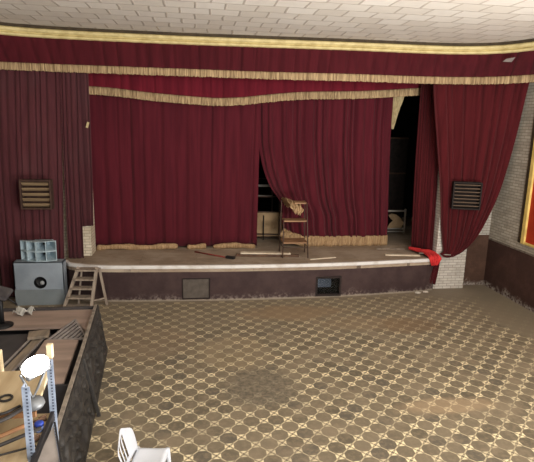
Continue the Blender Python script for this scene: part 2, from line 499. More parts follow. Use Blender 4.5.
def pleat_fn(kind, n, seed):
    r = random.Random(seed)
    if kind == 'crease':                # flat cloth broken by sharp inward creases
        c = [(i + r.uniform(.25, .75)) / n for i in range(n)]
        w = [r.uniform(.10, .22) / n for _ in c]; a = [r.uniform(.5, 1.15) for _ in c]
        ph = r.uniform(0, 6)
        def f(s):
            d = 0
            for ci, wi, ai in zip(c, w, a):
                t = (s - ci) / wi
                if abs(t) < 4: d -= ai * math.exp(-t * t)
            return d + .22 * math.sin(2 * math.pi * n * .5 * s + ph)
        return f
    fr = [(n * r.uniform(.9, 1.1), r.uniform(0, 6.28), 1), (n * .47, r.uniform(0, 6.28), .6), (n * 1.9, r.uniform(0, 6.28), .35), (n * .23, r.uniform(0, 6.28), .4)]
    wob = r.uniform(0, 6)
    def f(s):
        q = s + .25 / n * math.sin(2 * math.pi * s * n * .31 + wob)
        d = 0
        for k, p, a in fr: d += a * math.sin(2 * math.pi * k * q + p)
        return math.tanh(d * .9)
    return f
def cloth_grid(rails, nu, nv, f, amp, ampv=None, span=(0, 1), ts=None, jag=0, seed=0):
    """loft through the rails (top first); pleat depth f(s)*amp along the horizontal normal"""
    rs = [resample(r, nu) for r in rails]
    k = len(rs); ts = ts or [i / (k - 1) for i in range(k)]
    rr = random.Random(seed); G = []
    jg = [rr.uniform(-jag, jag) for _ in range(nu + 1)]
    for j in range(nv + 1):
        t = span[0] + (span[1] - span[0]) * j / nv
        i = 0
        while i < k - 2 and ts[i + 1] < t: i += 1
        u = (t - ts[i]) / (ts[i + 1] - ts[i])
        row = []
        for q in range(nu + 1):
            p1 = rs[i][q]; p2 = rs[i + 1][q]; p0 = rs[max(i - 1, 0)][q]; p3 = rs[min(i + 2, k - 1)][q]
            if k == 2: row.append(p1.lerp(p2, u))
            else: row.append(.5 * (2 * p1 + (p2 - p0) * u + (2 * p0 - 5 * p1 + 4 * p2 - p3) * u * u + (3 * p1 - p0 - 3 * p2 + p3) * u ** 3))
        a = amp * (ampv(t) if ampv else 1)
        out = []
        for q in range(nu + 1):
            d = row[min(q + 1, nu)] - row[max(q - 1, 0)]
            n = Vector((d.y, -d.x, 0))
            n = n.normalized() if n.length > 1e-6 else Vector((0, -1, 0))
            p = row[q] + n * (f(q / nu) * a)
            if j == nv: p = p + Vector((0, 0, jg[q]))
            out.append(p)
        G.append(out)
    return G
def strand(seed, n, f0=None, k=.6):
    r = random.Random(seed); ph = [r.uniform(0, 6.28) for _ in range(4)]
    def f(s):
        return (f0(s) if f0 else 0) + k * (math.sin(2 * math.pi * n * s + ph[0]) * .6 + math.sin(2 * math.pi * n * .37 * s + ph[1]) * .5 + math.sin(2 * math.pi * n * .13 * s + ph[2]) * .5)
    return f
def cloth(name, rails, mat, nu, nv, f, amp, parent=None, label=None, **kw):
    mb = MB(); mb.grid(cloth_grid(rails, nu, nv, f, amp, **kw), True, True)
    o = obj(name, mb, mat, parent, label)
    return solid(o, .012)

# ------------------------------------------------------------------ the setting
RW = 7.56; LW = -4.42; CZ = 5.95
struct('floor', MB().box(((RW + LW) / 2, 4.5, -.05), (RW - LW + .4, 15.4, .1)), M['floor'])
# cornice line and what it bounds
CORN = [(-4.42, 11.2), (-3.97, 11.46), (-3.35, 11.61), (-2.25, 11.68), (-.34, 11.66), (1.53, 11.54), (3.45, 11.40), (5.0, 11.35), (5.79, 11.28), (6.42, 11.08), (6.84, 10.76), (7.14, 10.22), (7.30, 9.55), (7.42, 8.7), (7.56, 7.6)]
cpath = resample([(x, y, 0) for x, y in CORN], 140)
struct('ceiling', MB().box(((RW + LW) / 2, 4.9, CZ + .05), (RW - LW + .4, 16.2, .1)), M['ceil'])
def sweep(path, prof):
    """prof: list of (out, z); out points to the audience"""
    G = []
    for (o_, z) in prof:
        row = []
        for i, p in enumerate(path):
            d = path[min(i + 1, len(path) - 1)] - path[max(i - 1, 0)]
            n = Vector((d.y, -d.x, 0)).normalized()
            row.append(p + n * o_ + Vector((0, 0, z)))
        G.append(row)
    return G
mb = MB()
def arc(o0, z0, z1, bulge, n=6):
    return [(o0 + bulge * math.sin(math.pi * i / n) ** .7, z0 + (z1 - z0) * i / n) for i in range(n + 1)]
mb.grid(sweep(cpath, [(-.12, 5.72)] + arc(0.0, 5.72, 5.785, .03) + [(-.015, 5.79), (-.015, 5.80)] + arc(.02, 5.80, 5.895, .05) + [(-.12, 5.895)]), True)
tr = struct('trim_1', mb, M['gold'], None, 'yellowed gold cornice moulding curving along the ceiling edge above the valance')
obj('shadow_gap', MB().grid(sweep(cpath, [(-.12, 5.895), (.045, 5.895), (.045, CZ), (-.12, CZ)]), False), M['shadow_gap'], tr, 'dark strip for the shadow line above moulding')
# side walls
def wall_x(name, x0, x1, y0, y1, z0, z1, mat): return struct(name, MB().box(((x0 + x1) / 2, (y0 + y1) / 2, (z0 + z1) / 2), (x1 - x0, y1 - y0, z1 - z0)), mat)
wr = wall_x('wall_right', RW, RW + .2, -3, 12.4, 0, CZ, M['brick_r'])
wall_x('wall_left', LW - .2, LW, -3, 12.4, 0, CZ, M['brick_r'])
# proscenium: left pier, right pier and corner wall, wall over the opening
wall_x('wall_stage_left', LW, -2.50, 12.0, 12.5, 0, CZ, M['brick_l'])
mb = MB(); mb.box((6.42, 12.0, CZ / 2), (.82, 1.1, CZ))
struct('wall_stage_right', mb, M['brick_s'])
struct('wall_corner', MB().box((7.195, 12.1, CZ / 2), (.75, .80, CZ)), M['wall_br'])
struct('wall_stage_top', MB().box((2.0, 12.95, 5.6), (10.2, .1, .7)), M['dark'])
# stage house
wall_x('wall_back', -6, 9, 17.0, 17.2, 0, CZ, M['dark'])
wall_x('wall_backstage_left', -6.2, -6, 12.2, 17.2, 0, CZ, M['dark'])
wall_x('wall_backstage_right', 9, 9.2, 12.2, 17.2, 0, CZ, M['dark'])
struct('wall_wing_left', MB().box((-5.3, 12.45, CZ / 2), (1.7, .1, CZ)), M['dark'])
struct('wall_wing_right', MB().box((8.3, 12.45, CZ / 2), (1.5, .1, CZ)), M['dark'])
struct('ceiling_backstage', MB().box((1.5, 15.1, CZ + .05), (15.4, 4.2, .1)), M['dark'])
# salt-crusted ledge at the right wall foot, ledge above the dado
struct('baseboard_right', MB().box((RW - .012, 9.6, 1.27), (.025, 4.0, .04), None, .004), plain('ledge_grey', srgb(128, 116, 104), srgb(96, 84, 74), .8))
# framed red board in the right wall
win = thing('window_1', 'orange red board in a yellow painted frame on the right wall', 'window', (RW, 9.6, 1.45)); del win['category']; win['kind'] = 'structure'
y1, y0, z0, z1, fw = 10.36, 8.2, 1.45, 4.75, .13
mb = MB()
mb.box((RW - .03, y1 - fw / 2, (z0 + z1) / 2), (.07, fw, z1 - z0), None, .012)
mb.box((RW - .03, y0 + fw / 2, (z0 + z1) / 2), (.07, fw, z1 - z0), None, .012)
mb.box((RW - .03, (y0 + y1) / 2, z1 - fw / 2), (.068, y1 - y0 - 2 * fw, fw), None, .012)
mb.box((RW - .025, (y0 + y1) / 2, z0 + .03), (.06, y1 - y0 - 2 * fw, .06), None, .012)
obj('window_frame', mb, M['yellow_frame'], win, 'yellow painted frame')
obj('shutter_board', MB().box((RW - .012, (y0 + y1) / 2, (z0 + z1) / 2), (.02, y1 - y0 - 2 * fw + .01, z1 - z0 - .1)), M['red_panel'], win, 'orange red board')
obj('outer_strip', MB().box((RW - .014, y1 + .075, (z0 + z1) / 2 + .1), (.026, .14, z1 - z0 + .2), None, .005), M['shadow_gap'], win, 'dark olive outer strip')  # olive strip beside the frame, dark in its own colour

# ------------------------------------------------------------------ the stage
NOSE = [(-3.02, 11.62), (-2.97, 11.48), (-2.76, 11.30), (-2.04, 11.10), (-.4, 11.01), (1.2, 10.97), (3.35, 11.02), (5.58, 11.25), (5.96, 11.36)]
npath = resample([(x, y, 0) for x, y in NOSE], 60)
st = thing('stage', 'raised stage with dusty boards, white worn edge and dark brown front', 'stage', (1.5, 12.5, 0)); st['kind'] = 'structure'
poly = [(p.x, p.y) for p in npath] + [(5.96, 12.56), (8.9, 12.56), (8.9, 16.95), (-5.9, 16.95), (-5.9, 12.56), (-3.02, 12.56), ]
mb = MB(); mb.prism(poly, .70, .85)
obj('stage_floor', mb, M['deck'], st)
mb = MB(); mb.grid(sweep(npath, [(-.06, .853), (.01, .855), (.02, .84), (.02, .79), (.01, .775), (-.03, .775)]), False)
obj('stage_edge', mb, M['nosing'], st, 'worn white edge strip')
def yfront(x):
    for i in range(len(npath) - 1):
        a, b = npath[i], npath[i + 1]
        if a.x <= x <= b.x: return a.y + (b.y - a.y) * (x - a.x) / (b.x - a.x) + .01
    return npath[-1].y + .01
HL = (-.34, .30, .04, .55); HR = (2.80, 3.43, .04, .53)
xs = sorted(set([-3.02 + .045, -2.9, -2.76, -2.4, -2.0, -1.5, -1, -.6, .8, 1.3, 1.8, 2.3, 4, 4.5, 5, 5.4, 5.7, 5.95] + [HL[0], HL[1], HR[0], HR[1]]))
zs = [0, .04, .53, .55, .78]
mb = MB()
for i in range(len(xs) - 1):
    for j in range(len(zs) - 1):
        xm = (xs[i] + xs[i + 1]) / 2; zm = (zs[j] + zs[j + 1]) / 2
        if any(h[0] < xm < h[1] and h[2] < zm < h[3] for h in (HL, HR)): continue
        a, b = xs[i], xs[i + 1]
        mb.add([(a, yfront(a), zs[j]), (b, yfront(b), zs[j]), (b, yfront(b), zs[j + 1]), (a, yfront(a), zs[j + 1])], [(0, 1, 2, 3)])
mb.add([(-2.975, yfront(-2.975), 0), (-2.975, 12.0, 0), (-2.975, 12.0, .78), (-2.975, yfront(-2.975), .78)], [(3, 2, 1, 0)])
fr = obj('stage_front', mb, M['stage_front'], st, 'dark brown painted front'); solid(fr, .04, -1)
# hatches
def frame_mb(x0, x1, z0, z1, w, d, yo):
    mb = MB(); ya = yfront((x0 + x1) / 2)
    for (cx, cz, sx, sz) in ((x0 + w / 2, (z0 + z1) / 2, w, z1 - z0), (x1 - w / 2, (z0 + z1) / 2, w, z1 - z0), ((x0 + x1) / 2, z0 + w / 2, x1 - x0 - 2 * w, w), ((x0 + x1) / 2, z1 - w / 2, x1 - x0 - 2 * w, w)):
        mb.box((cx, ya + yo, cz), (sx, d, sz), None, .004)
    return mb
ha = obj('hatch', frame_mb(*HL, .025, .06, .02), M['dark_frame'], st, 'closed hatch in stage front')
obj('hatch_cover', MB().box(((HL[0] + HL[1]) / 2, yfront(0) + .03, (HL[2] + HL[3]) / 2), (HL[1] - HL[0] - .05, .02, HL[3] - HL[2] - .05)), M['hatch'], ha, 'grey board cover')
hb = obj('hatch', frame_mb(*HR, .05, .08, .01), M['dark_frame'], st, 'glazed hatch with dark frame')
yc = yfront(3.1)
obj('hatch_pane', MB().box((3.115, yc + .03, .285), (.53, .006, .39)), M['glass'], hb, 'dusty glass pane')
mb = MB(); mb.box((3.115, yc + .42, .285), (.63, .02, .49)); mb.box((2.79, yc + .24, .285), (.02, .36, .49)); mb.box((3.44, yc + .24, .285), (.02, .36, .49)); mb.box((3.115, yc + .24, .03), (.63, .36, .02)); mb.box((3.115, yc + .24, .54), (.63, .36, .02))
obj('hatch_recess', mb, M['dark'], hb)
obj('hatch_reflection', MB().box((3.05, yc + .16, .33), (.34, .02, .24), Matrix.Rotation(-.12, 3, 'X')), plain('blue_grey_reflection', srgb(84, 92, 110), srgb(60, 66, 80), .5, 5), hb, 'blue grey sheet for the reflection in the glass')  # sheet added behind the pane to give the glass a bluish reflection

# ------------------------------------------------------------------ curtains
# front valance (two rails along the cornice), gold fringe below it
FR_B = [(-4.4, 11.62), (-4.15, 11.72), (-3.45, 11.77), (-2.3, 11.76), (-.35, 11.70), (1.56, 11.65), (3.48, 11.40), (5.0, 11.34), (5.82, 11.21), (6.45, 10.95), (6.81, 10.62), (7.1, 10.12), (7.25, 9.5), (7.38, 8.7)]
cp40 = resample([(x, y, 0) for x, y in CORN[:-1]], 40)
top = [(p.x, p.y, 5.90) for p in sweep(cp40, [(-.09, 0)])[0]]
topm = [(p.x, p.y, 5.72) for p in sweep(cp40, [(-.08, 0)])[0]]
bot = [(p.x, p.y, 5.19) for p in resample([(x, y, 0) for x, y in FR_B], 40)]
bot2 = [(p.x, p.y - .015, 5.205) for p in resample([(x, y, 0) for x, y in FR_B], 40)]
bot3 = [(p.x, p.y - .02, 5.045) for p in resample([(x, y, 0) for x, y in FR_B], 40)]
fv = pleat_fn('crease', 46, 3)
o = cloth('valance', [top, topm, bot], M['velvet_val'], 900, 10, fv, .035, ts=[0, .25, 1])
val = tag(o, 'long burgundy valance with straight gold fringe hung under the cornice', 'valance')
cloth('fringe', [bot2, bot3], M['fringe'], 1100, 4, strand(4, 420, fv, .35), .03, val, 'gold bullion fringe', jag=.012)
obj('paper_patch', MB().slab([(6.74, 10.70, 5.52), (6.86, 10.55, 5.50), (6.92, 10.52, 5.60), (6.80, 10.66, 5.58)], .004), plain('grey_patch', srgb(140, 130, 126), None, .9), val, 'small pale grey patch')

# inner valance in front of the main curtains
xb = [(-2.50, 4.79), (-1.9, 4.765), (-1.2, 4.70), (-.5, 4.655), (.1, 4.625), (.5, 4.615), (1.1, 4.65), (1.8, 4.74), (2.56, 4.82), (3.4, 4.86), (4.2, 4.90), (4.9, 4.955), (5.75, 5.03)]
Y = 12.42
fi = pleat_fn('crease', 30, 11)
o = cloth('inner_valance', [[(-2.55, Y, CZ), (5.80, Y, CZ)], [(-2.52, Y, 5.3), (5.78, Y, 5.4)], [(x, Y, z) for x, z in xb]], M['velvet_inner'], 620, 10, fi, .03, ts=[0, .5, 1])
inv = tag(o, 'crimson inner valance with sagging fringe hung just before the main curtains', 'valance')
cloth('fringe', [[(x, Y - .015, z + .02) for x, z in xb], [(x, Y - .03, z - .165) for x, z in xb]], M['fringe'], 700, 4, strand(8, 300, fi, .35), .026, inv, 'sagging gold fringe', jag=.012)

# main curtain, left half
fl = pleat_fn('crease', 13, 21)
o = cloth('stage_curtain', [[(-2.76, 12.66, CZ), (1.66, 12.66, CZ)], [(-2.76, 12.66, 4), (1.60, 12.66, 3.9)], [(-2.76, 12.66, .9), (1.57, 12.66, .9)]], M['velvet'], 620, 14, fl, .055, ampv=lambda t: .6 + .4 * t)
cl = tag(o, 'left half of the burgundy stage curtain, its fringe rolled on the boards', 'curtain')
def roll(x0, x1, seed, r=.068):
    rr = random.Random(seed); n = int((x1 - x0) * 40); G = []
    ph = [rr.uniform(0, 6) for _ in range(3)]
    prof = [math.pi * (-.12 + 1.25 * j / 10) for j in range(11)]
    for a in prof:
        row = []
        for i in range(n + 1):
            x = x0 + (x1 - x0) * i / n
            k = 1 + .16 * math.sin(x * 7 + ph[0]) + .10 * math.sin(x * 17 + ph[1]) + .05 * math.sin(x * 61 + ph[2])
            e = min(1, min(i, n - i) / 3 + .55)
            zc = .855 + r * .85
            row.append(Vector((x, 12.60 - math.sin(a) * r * k * e - .02, zc - math.cos(a) * r * k * e * .95 + .015 * math.sin(x * 5 + ph[1]))))
        G.append(row)
    return MB().grid(G, True)
for a, b, s_ in ((-2.50, -.48, 1), (-.25, .24, 2), (.42, 1.52, 3)):
    q = obj('fringe_roll', roll(a, b, s_), M['fringe_low'], cl, 'rolled pale gold fringe'); solid(q, .01)

# main curtain, right half, its inner corner pulled aside onto the shelf stand
fr_ = pleat_fn('wave', 15, 33)
Yr = 12.74
rails = [[(1.50, Yr, CZ), (3.3, Yr, CZ), (5.10, Yr, CZ)],
         [(1.56, Yr, 4.0), (3.3, Yr, 4.0), (5.10, Yr, 4.0)],
         [(1.60, Yr, 3.45), (3.3, Yr, 3.4), (5.12, Yr, 3.4)],
         [(1.73, Yr, 2.88), (3.3, Yr, 2.7), (5.15, Yr, 2.6)],
         [(1.93, Yr - .05, 2.42), (3.2, Yr, 2.1), (5.18, Yr, 2.0)],
         [(2.21, Yr - .16, 2.02), (3.15, Yr, 1.7), (5.20, Yr, 1.6)],
         [(2.24, Yr - .10, 1.62), (3.1, Yr, 1.36), (5.21, Yr, 1.32)],
         [(2.30, Yr - .05, 1.34), (2.75, Yr, 1.15), (3.3, Yr, 1.11), (5.22, Yr, 1.11)]]
o = cloth('stage_curtain', rails, M['velvet'], 420, 30, fr_, .075, ampv=lambda t: .5 + .5 * t, ts=[0, .36, .47, .6, .7, .8, .9, 1])
cr = tag(o, 'right half of the burgundy stage curtain, one corner drawn onto the shelf stand', 'curtain')
hem = [(2.30, Yr - .07, 1.36), (2.75, Yr - .02, 1.17), (3.3, Yr - .02, 1.13), (5.22, Yr - .02, 1.13)]
hem2 = [(2.16, Yr - .09, 1.16), (2.66, Yr - .05, .90), (3.3, Yr - .04, .85), (5.22, Yr - .04, .85)]
cloth('fringe', [hem, hem2], M['fringe_low'], 420, 4, strand(9, 150, fr_, .35), .045, cr, 'straight pale gold fringe', jag=.012)
# the bunched corner lying over the stand
G = cloth_grid([[(2.18, 12.52, 2.16), (2.34, 12.52, 1.98)], [(2.20, 12.15, 2.20), (2.44, 12.20, 2.06)], [(2.24, 11.84, 2.20), (2.52, 11.92, 2.12)], [(2.28, 11.69, 2.10), (2.56, 11.69, 2.06)], [(2.34, 11.66, 1.98), (2.52, 11.665, 1.92)]], 26, 30, lambda s: 0, 0)
for j, row in enumerate(G):
    for i, p in enumerate(row):
        row[i] = p + Vector((.012 * math.sin(j * .8 + i * .3), .022 * math.sin(i * 1.15 + j * .25) if j > 20 else 0, .04 * math.sin(i * .75 + j * .22) + .02 * math.sin(i * 1.9 - j * .5)))
solid(obj('bunched_fringe', MB().grid(G, True, True), M['fringe_low'], cr, 'bunched gold corner of the hem'), .03)

# outer curtains, left
fa = pleat_fn('wave', 11, 41)
o = cloth('side_curtain', [[(-4.4, 11.86, CZ), (-2.92, 11.90, CZ)], [(-4.4, 11.86, 5.0), (-2.94, 11.88, 5.0)], [(-4.4, 11.56, 3), (-2.965, 11.66, 3)], [(-4.38, 11.48, .03), (-3.06, 11.56, .03)]], M['velvet_grey'], 240, 12, fa, .028, ts=[0, .16, .5, 1])
tag(o, 'wide haze-dulled burgundy curtain reaching the floor behind the grey speaker', 'curtain')
fb = pleat_fn('wave', 4, 43)
o = cloth('side_curtain', [[(-2.93, 11.87, CZ), (-2.56, 11.87, CZ)], [(-2.94, 11.86, 5.0), (-2.57, 11.86, 5.0)], [(-2.95, 11.72, 3), (-2.60, 11.72, 3)], [(-2.96, 11.70, .88), (-2.62, 11.70, .88)]], M['velvet_side'], 90, 12, fb, .03, ts=[0, .19, .58, 1])
tag(o, 'narrow haze-dulled burgundy curtain strip at the left end of the stage', 'curtain')
fc = pleat_fn('wave', 3, 45)
o = cloth('side_curtain', [[(-2.70, 11.95, CZ), (-2.36, 11.95, CZ)], [(-2.68, 11.95, 3), (-2.38, 11.95, 3)], [(-2.66, 11.95, 1.58), (-2.42, 11.95, 1.60)]], M['velvet_side'], 80, 8, fc, .025)
po = tag(o, 'short curtain strip ending above the cream brick pier on the left', 'curtain')
obj('gap_light_patch', MB().box((-2.42, 11.86, 3.93), (.05, .012, .13), Matrix.Rotation(.3, 3, 'Y')), M['cream_cloth'], po, 'small cream patch for light through a gap')  # bright gap in the curtain, put in as a cream patch

# outer curtains, right
fd = pleat_fn('crease', 8, 51)
o = cloth('side_curtain', [[(5.56, 12.2, CZ), (5.98, 12.0, CZ)], [(5.60, 12.2, 3), (5.985, 11.7, 3)], [(5.68, 12.2, .86), (5.985, 11.6, .86)]], M['velvet_right'], 150, 10, fd, .05)
o.location.y -= .0
tag(o, 'straight dark red curtain hanging at the right edge of the stage opening', 'curtain')
fe = pleat_fn('crease', 10, 57)
rails = [[(5.50, 11.46, CZ), (6.20, 11.34, CZ), (6.90, 10.98, CZ), (7.50, 10.50, CZ)],
         [(5.52, 11.44, 5.1), (6.20, 11.30, 5.1), (6.88, 10.98, 5.1), (7.44, 10.68, 5.1)],
         [(5.72, 11.41, 3.8), (6.35, 11.28, 3.8), (6.9, 11.10, 3.8), (7.45, 10.95, 3.8)],
         [(5.92, 11.39, 2.6), (6.35, 11.28, 2.6), (6.85, 11.16, 2.6), (7.30, 11.06, 2.62)],
         [(6.02, 11.37, 1.75), (6.35, 11.28, 1.75), (6.72, 11.2, 1.78), (7.08, 11.14, 1.84)],
         [(6.10, 11.36, 1.25), (6.32, 11.29, 1.2), (6.56, 11.22, 1.22), (6.83, 11.16, 1.34)],
         [(6.14, 11.34, 1.02), (6.22, 11.30, .92), (6.36, 11.26, .90), (6.52, 11.21, 1.0)],
         [(6.05, 11.33, .98), (6.09, 11.31, .92), (6.16, 11.29, .89), (6.24, 11.25, .90)]]
o = cloth('swagged_curtain', rails, M['velvet_right'], 220, 40, fe, .055, ampv=lambda t: 1 if t < .8 else max(.15, 1 - (t - .8) * 4.2), ts=[0, .12, .33, .55, .72, .84, .95, 1])
sw = tag(o, 'dark red curtain drawn aside in a swag to the right stage corner', 'curtain')
fg = pleat_fn('wave', 3, 61)
cloth('curtain_tail', [[(5.96, 11.31, .90), (6.06, 11.33, .90)], [(5.90, 11.33, .6), (6.07, 11.37, .62)], [(5.80, 11.33, .20), (6.02, 11.38, .14)]], M['velvet_right'], 40, 10, fg, .02, sw, 'hanging tail of curtain')

# cream drape and black wing flat seen in the right gap
fh = pleat_fn('wave', 4, 65)
o = cloth('cream_drape', [[(5.10, 13.0, CZ), (5.62, 13.0, CZ)], [(5.12, 13.0, 4.9), (5.50, 13.0, 4.9)], [(5.14, 13.0, 4.55), (5.38, 13.0, 4.5)], [(5.20, 13.0, 4.0), (5.26, 13.0, 4.0)]], M['cream_cloth'], 50, 10, fh, .02)
tag(o, 'narrow cream drape high in the dark gap right of the curtain', 'drape')

# ------------------------------------------------------------------ louvred boxes on the curtains
def louvre(label, cx, y, z0, w, h, n, box, slat, grp, rot=0):
    t = thing('louvred_box', label, 'vent', (cx, y, z0), grp)
    Rm = Matrix.Rotation(rot, 3, 'Z'); c = Vector((cx, y, z0))
    def put(mb, p, s, m=None): mb.box(c + Rm @ Vector(p), s, Rm @ m if m else Rm, .004)
    mb = MB(); f = .035; d = .20
    put(mb, (0, d, h / 2), (w, .02, h))
    put(mb, (-w / 2 + f / 2, d / 2, h / 2), (f, d, h)); put(mb, (w / 2 - f / 2, d / 2, h / 2), (f, d, h))
    put(mb, (0, d / 2, f / 2), (w - 2 * f, d, f)); put(mb, (0, d / 2, h - f / 2), (w - 2 * f, d, f))
    obj('box_frame', mb, box, t)
    mb = MB()
    for i in range(n):
        z = f + (h - 2 * f) * (i + .5) / n
        put(mb, (0, .06, z), (w - 2 * f - .002, .085, .018), Matrix.Rotation(-.35 if n > 5 else -.8, 3, 'X'))
    obj('louvres', mb, slat, t, 'angled wooden louvres')
    return t
louvre('pale wooden louvred box on the haze-dulled left curtain above the horn speaker', -3.44, 11.20, 2.11, .64, .64, 5, M['louvre_box'], M['wood_slat'], None)
louvre('dark louvred box on the swagged right curtain', 6.42, 11.0, 2.14, .66, .66, 7, M['louvre_box_d'], M['wood_slat_d'], None, -.30)

# ------------------------------------------------------------------ speakers, ladder at the left
t = thing('speaker_cabinet', 'big grey blue speaker cabinet with a round hole, standing on the floor', 'speaker', (-3.44, 11.2, 0))
cx, yf, w, h, d = -3.43, 11.0, 1.04, .985, .24
mb = MB(); N = 32; r = .135; hz = .515; hx = cx + .02
ring = [(hx + r * math.cos(2 * math.pi * k / N), hz + r * math.sin(2 * math.pi * k / N)) for k in range(N)]
def front_with_hole(mb, x0, x1, z0, z1, y):
    vs = [(x, y, z) for x, z in ring]; ou = []
    for k in range(N):
        a = 2 * math.pi * k / N; dx, dz = math.cos(a), math.sin(a)
        tx = ((x1 if dx > 0 else x0) - hx) / dx if abs(dx) > 1e-6 else 1e9
        tz = ((z1 if dz > 0 else z0) - hz) / dz if abs(dz) > 1e-6 else 1e9
        q = min(tx, tz); ou.append((hx + dx * q, y, hz + dz * q))
    fs = [(k, (k + 1) % N, N + (k + 1) % N, N + k) for k in range(N)]
    mb.add(vs + ou, [f[::-1] for f in fs])
    cor = []
    for (X_, Z_) in ((x0, z0), (x1, z0), (x1, z1), (x0, z1)):      # fill the four corner gaps
        n_ = sorted(range(N), key=lambda k: (ou[k][0] - X_) ** 2 + (ou[k][2] - Z_) ** 2)
        a1 = n_[0]
        b1 = [k for k in n_[1:4] if abs(k - a1) in (1, N - 1)][0]
        if (ou[a1][0] - ou[b1][0]) * (ou[a1][2] - ou[b1][2]) != 0:
            mb.add([ou[a1], ou[b1], (X_, y, Z_)], [(0, 1, 2)])
front_with_hole(mb, cx - w / 2, cx + w / 2, .0, h, yf)
mb.box((cx - w / 2 + .01, yf + d / 2, h / 2), (.02, d, h)); mb.box((cx + w / 2 - .01, yf + d / 2, h / 2), (.02, d, h))
mb.box((cx, yf + d / 2, h - .01), (w, d, .02)); mb.box((cx, yf + d / 2, .01), (w, d, .02)); mb.box((cx, yf + d, h / 2), (w, .02, h))
obj('cabinet', mb, M['grey_blue'], t)
mb = MB(); mb.lathe([(r, 0), (r + .0, .02), (r * .97, .08), (r * .9, .15)], (hx, yf, hz), Matrix.Rotation(-math.pi / 2, 3, 'X'), 32, False)
obj('hole_rim', mb, M['black'], t, 'dark round opening')
mb = MB(); mb.lathe([(r * .98, .12), (r * .9, .12), (.06, .18), (.0, .18)], (hx, yf, hz), Matrix.Rotation(-math.pi / 2, 3, 'X'), 32, False)
obj('driver_cone', mb, M['black'], t)
mb = MB(); mb.lathe([(.048, .10), (.04, .07), (.0, .055)], (hx + .01, yf, hz - .035), Matrix.Rotation(-math.pi / 2, 3, 'X'), 20, False)
obj('dust_cap', mb, M['cone'], t, 'shiny pale centre cap')
mb = MB(); mb.box((cx, yf - .007, .18), (w, .012, .36), None, .003)
obj('lower_board', mb, M['grey_low'], t, 'duller grey lower board')

t = thing('horn_speaker', 'grey multicell horn speaker resting on the grey cabinet', 'speaker', (-3.40, 11.1, .985))
hx0, hy, z0 = -3.40, 11.02, .985
mbb = MB(); mbb.box((hx0, hy + .36, z0 + .235), (.42, .16, .34), None, .02)
obj('horn_body', mbb, M['horn'], t)
for j in range(2):
    for i in range(4):
        an = (i - 1.5) * .37 - .12
        Rm = Matrix.Rotation(an, 3, 'Z')
        c = Vector((hx0 + .02, hy + .50, z0 + .125 + j * .225))
        mb = MB(); W = .112; Hh = .112; dep = .56
        def pt(x, y, z): return c + Rm @ Vector((x, y, z)) + Vector((0, 0, 0))
        A = [(-W, -dep, -Hh), (W, -dep, -Hh), (W, -dep, Hh), (-W, -dep, Hh)]
        B = [(-W * .86, -dep, -Hh * .88), (W * .86, -dep, -Hh * .88), (W * .86, -dep, Hh * .88), (-W * .86, -dep, Hh * .88)]
        Cc = [(-.02, -.22, -.03), (.02, -.22, -.03), (.02, -.22, .03), (-.02, -.22, .03)]
        Dd = [(-.03, -.18, -.05), (.03, -.18, -.05), (.03, -.18, .05), (-.03, -.18, .05)]
        V = [pt(*p) for p in A + B + Cc + Dd]
        F = []
        for k in range(4):
            n = (k + 1) % 4
            F += [(k, n, 4 + n, 4 + k), (4 + k, 4 + n, 8 + n, 8 + k), (12 + k, 12 + n, n, k)]
        F += [(8, 9, 10, 11), (15, 14, 13, 12)]
        mb.add(V, F)
        ho = obj('horn_cell', mb, M['horn'], t)
        mt = MB(); mt.add([pt(x * 1.25, y - .012, z * 1.25) for x, y, z in Cc], [(0, 1, 2, 3)])
        obj('throat', mt, M['black'], ho, 'dark throat')

t = thing('step_ladder', 'weathered wooden stepladder leaning by the left end of the stage', 'ladder', (-2.4, 10.85, 0))
FLf, FLt, FRf, FRt = Vector((-2.88, 10.74, 0)), Vector((-2.57, 10.93, .88)), Vector((-2.30, 10.70, 0)), Vector((-2.18, 10.90, .88))
for a, b in ((FLf, FLt), (FRf, FRt)):
    obj('rail', MB().bar(a, b, .065, .10, .006, (0, -1, .2)), M['old_wood'], t)
for i, q in enumerate((.06, .28, .50, .72, .95)):
    a = FLf.lerp(FLt, q); b = FRf.lerp(FRt, q)
    mid = (a + b) / 2
    mb = MB(); mb.box(mid + Vector((0, -.02, 0)), ((b - a).length + (.05 if i == 4 else -.03), (.21 if i < 4 else .24), .035), Matrix.Rotation(math.atan2((b - a).y, (b - a).x), 3, 'Z'), .005)
    obj('tread' if i < 4 else 'top_step', mb, M['old_wood'], t)
obj('rear_leg', MB().bar((-2.50, 10.93, .86), (-2.62, 10.93, 0), .035, .04, .004), M['old_wood'], t)
obj('rear_leg', MB().bar((-2.13, 10.90, .86), (-2.0, 10.90, 0), .05, .055, .004), M['old_wood'], t)
obj('stretcher', MB().bar((-2.26, 10.74, .16), (-2.03, 10.90, .16), .02, .03, .003), M['old_wood'], t)

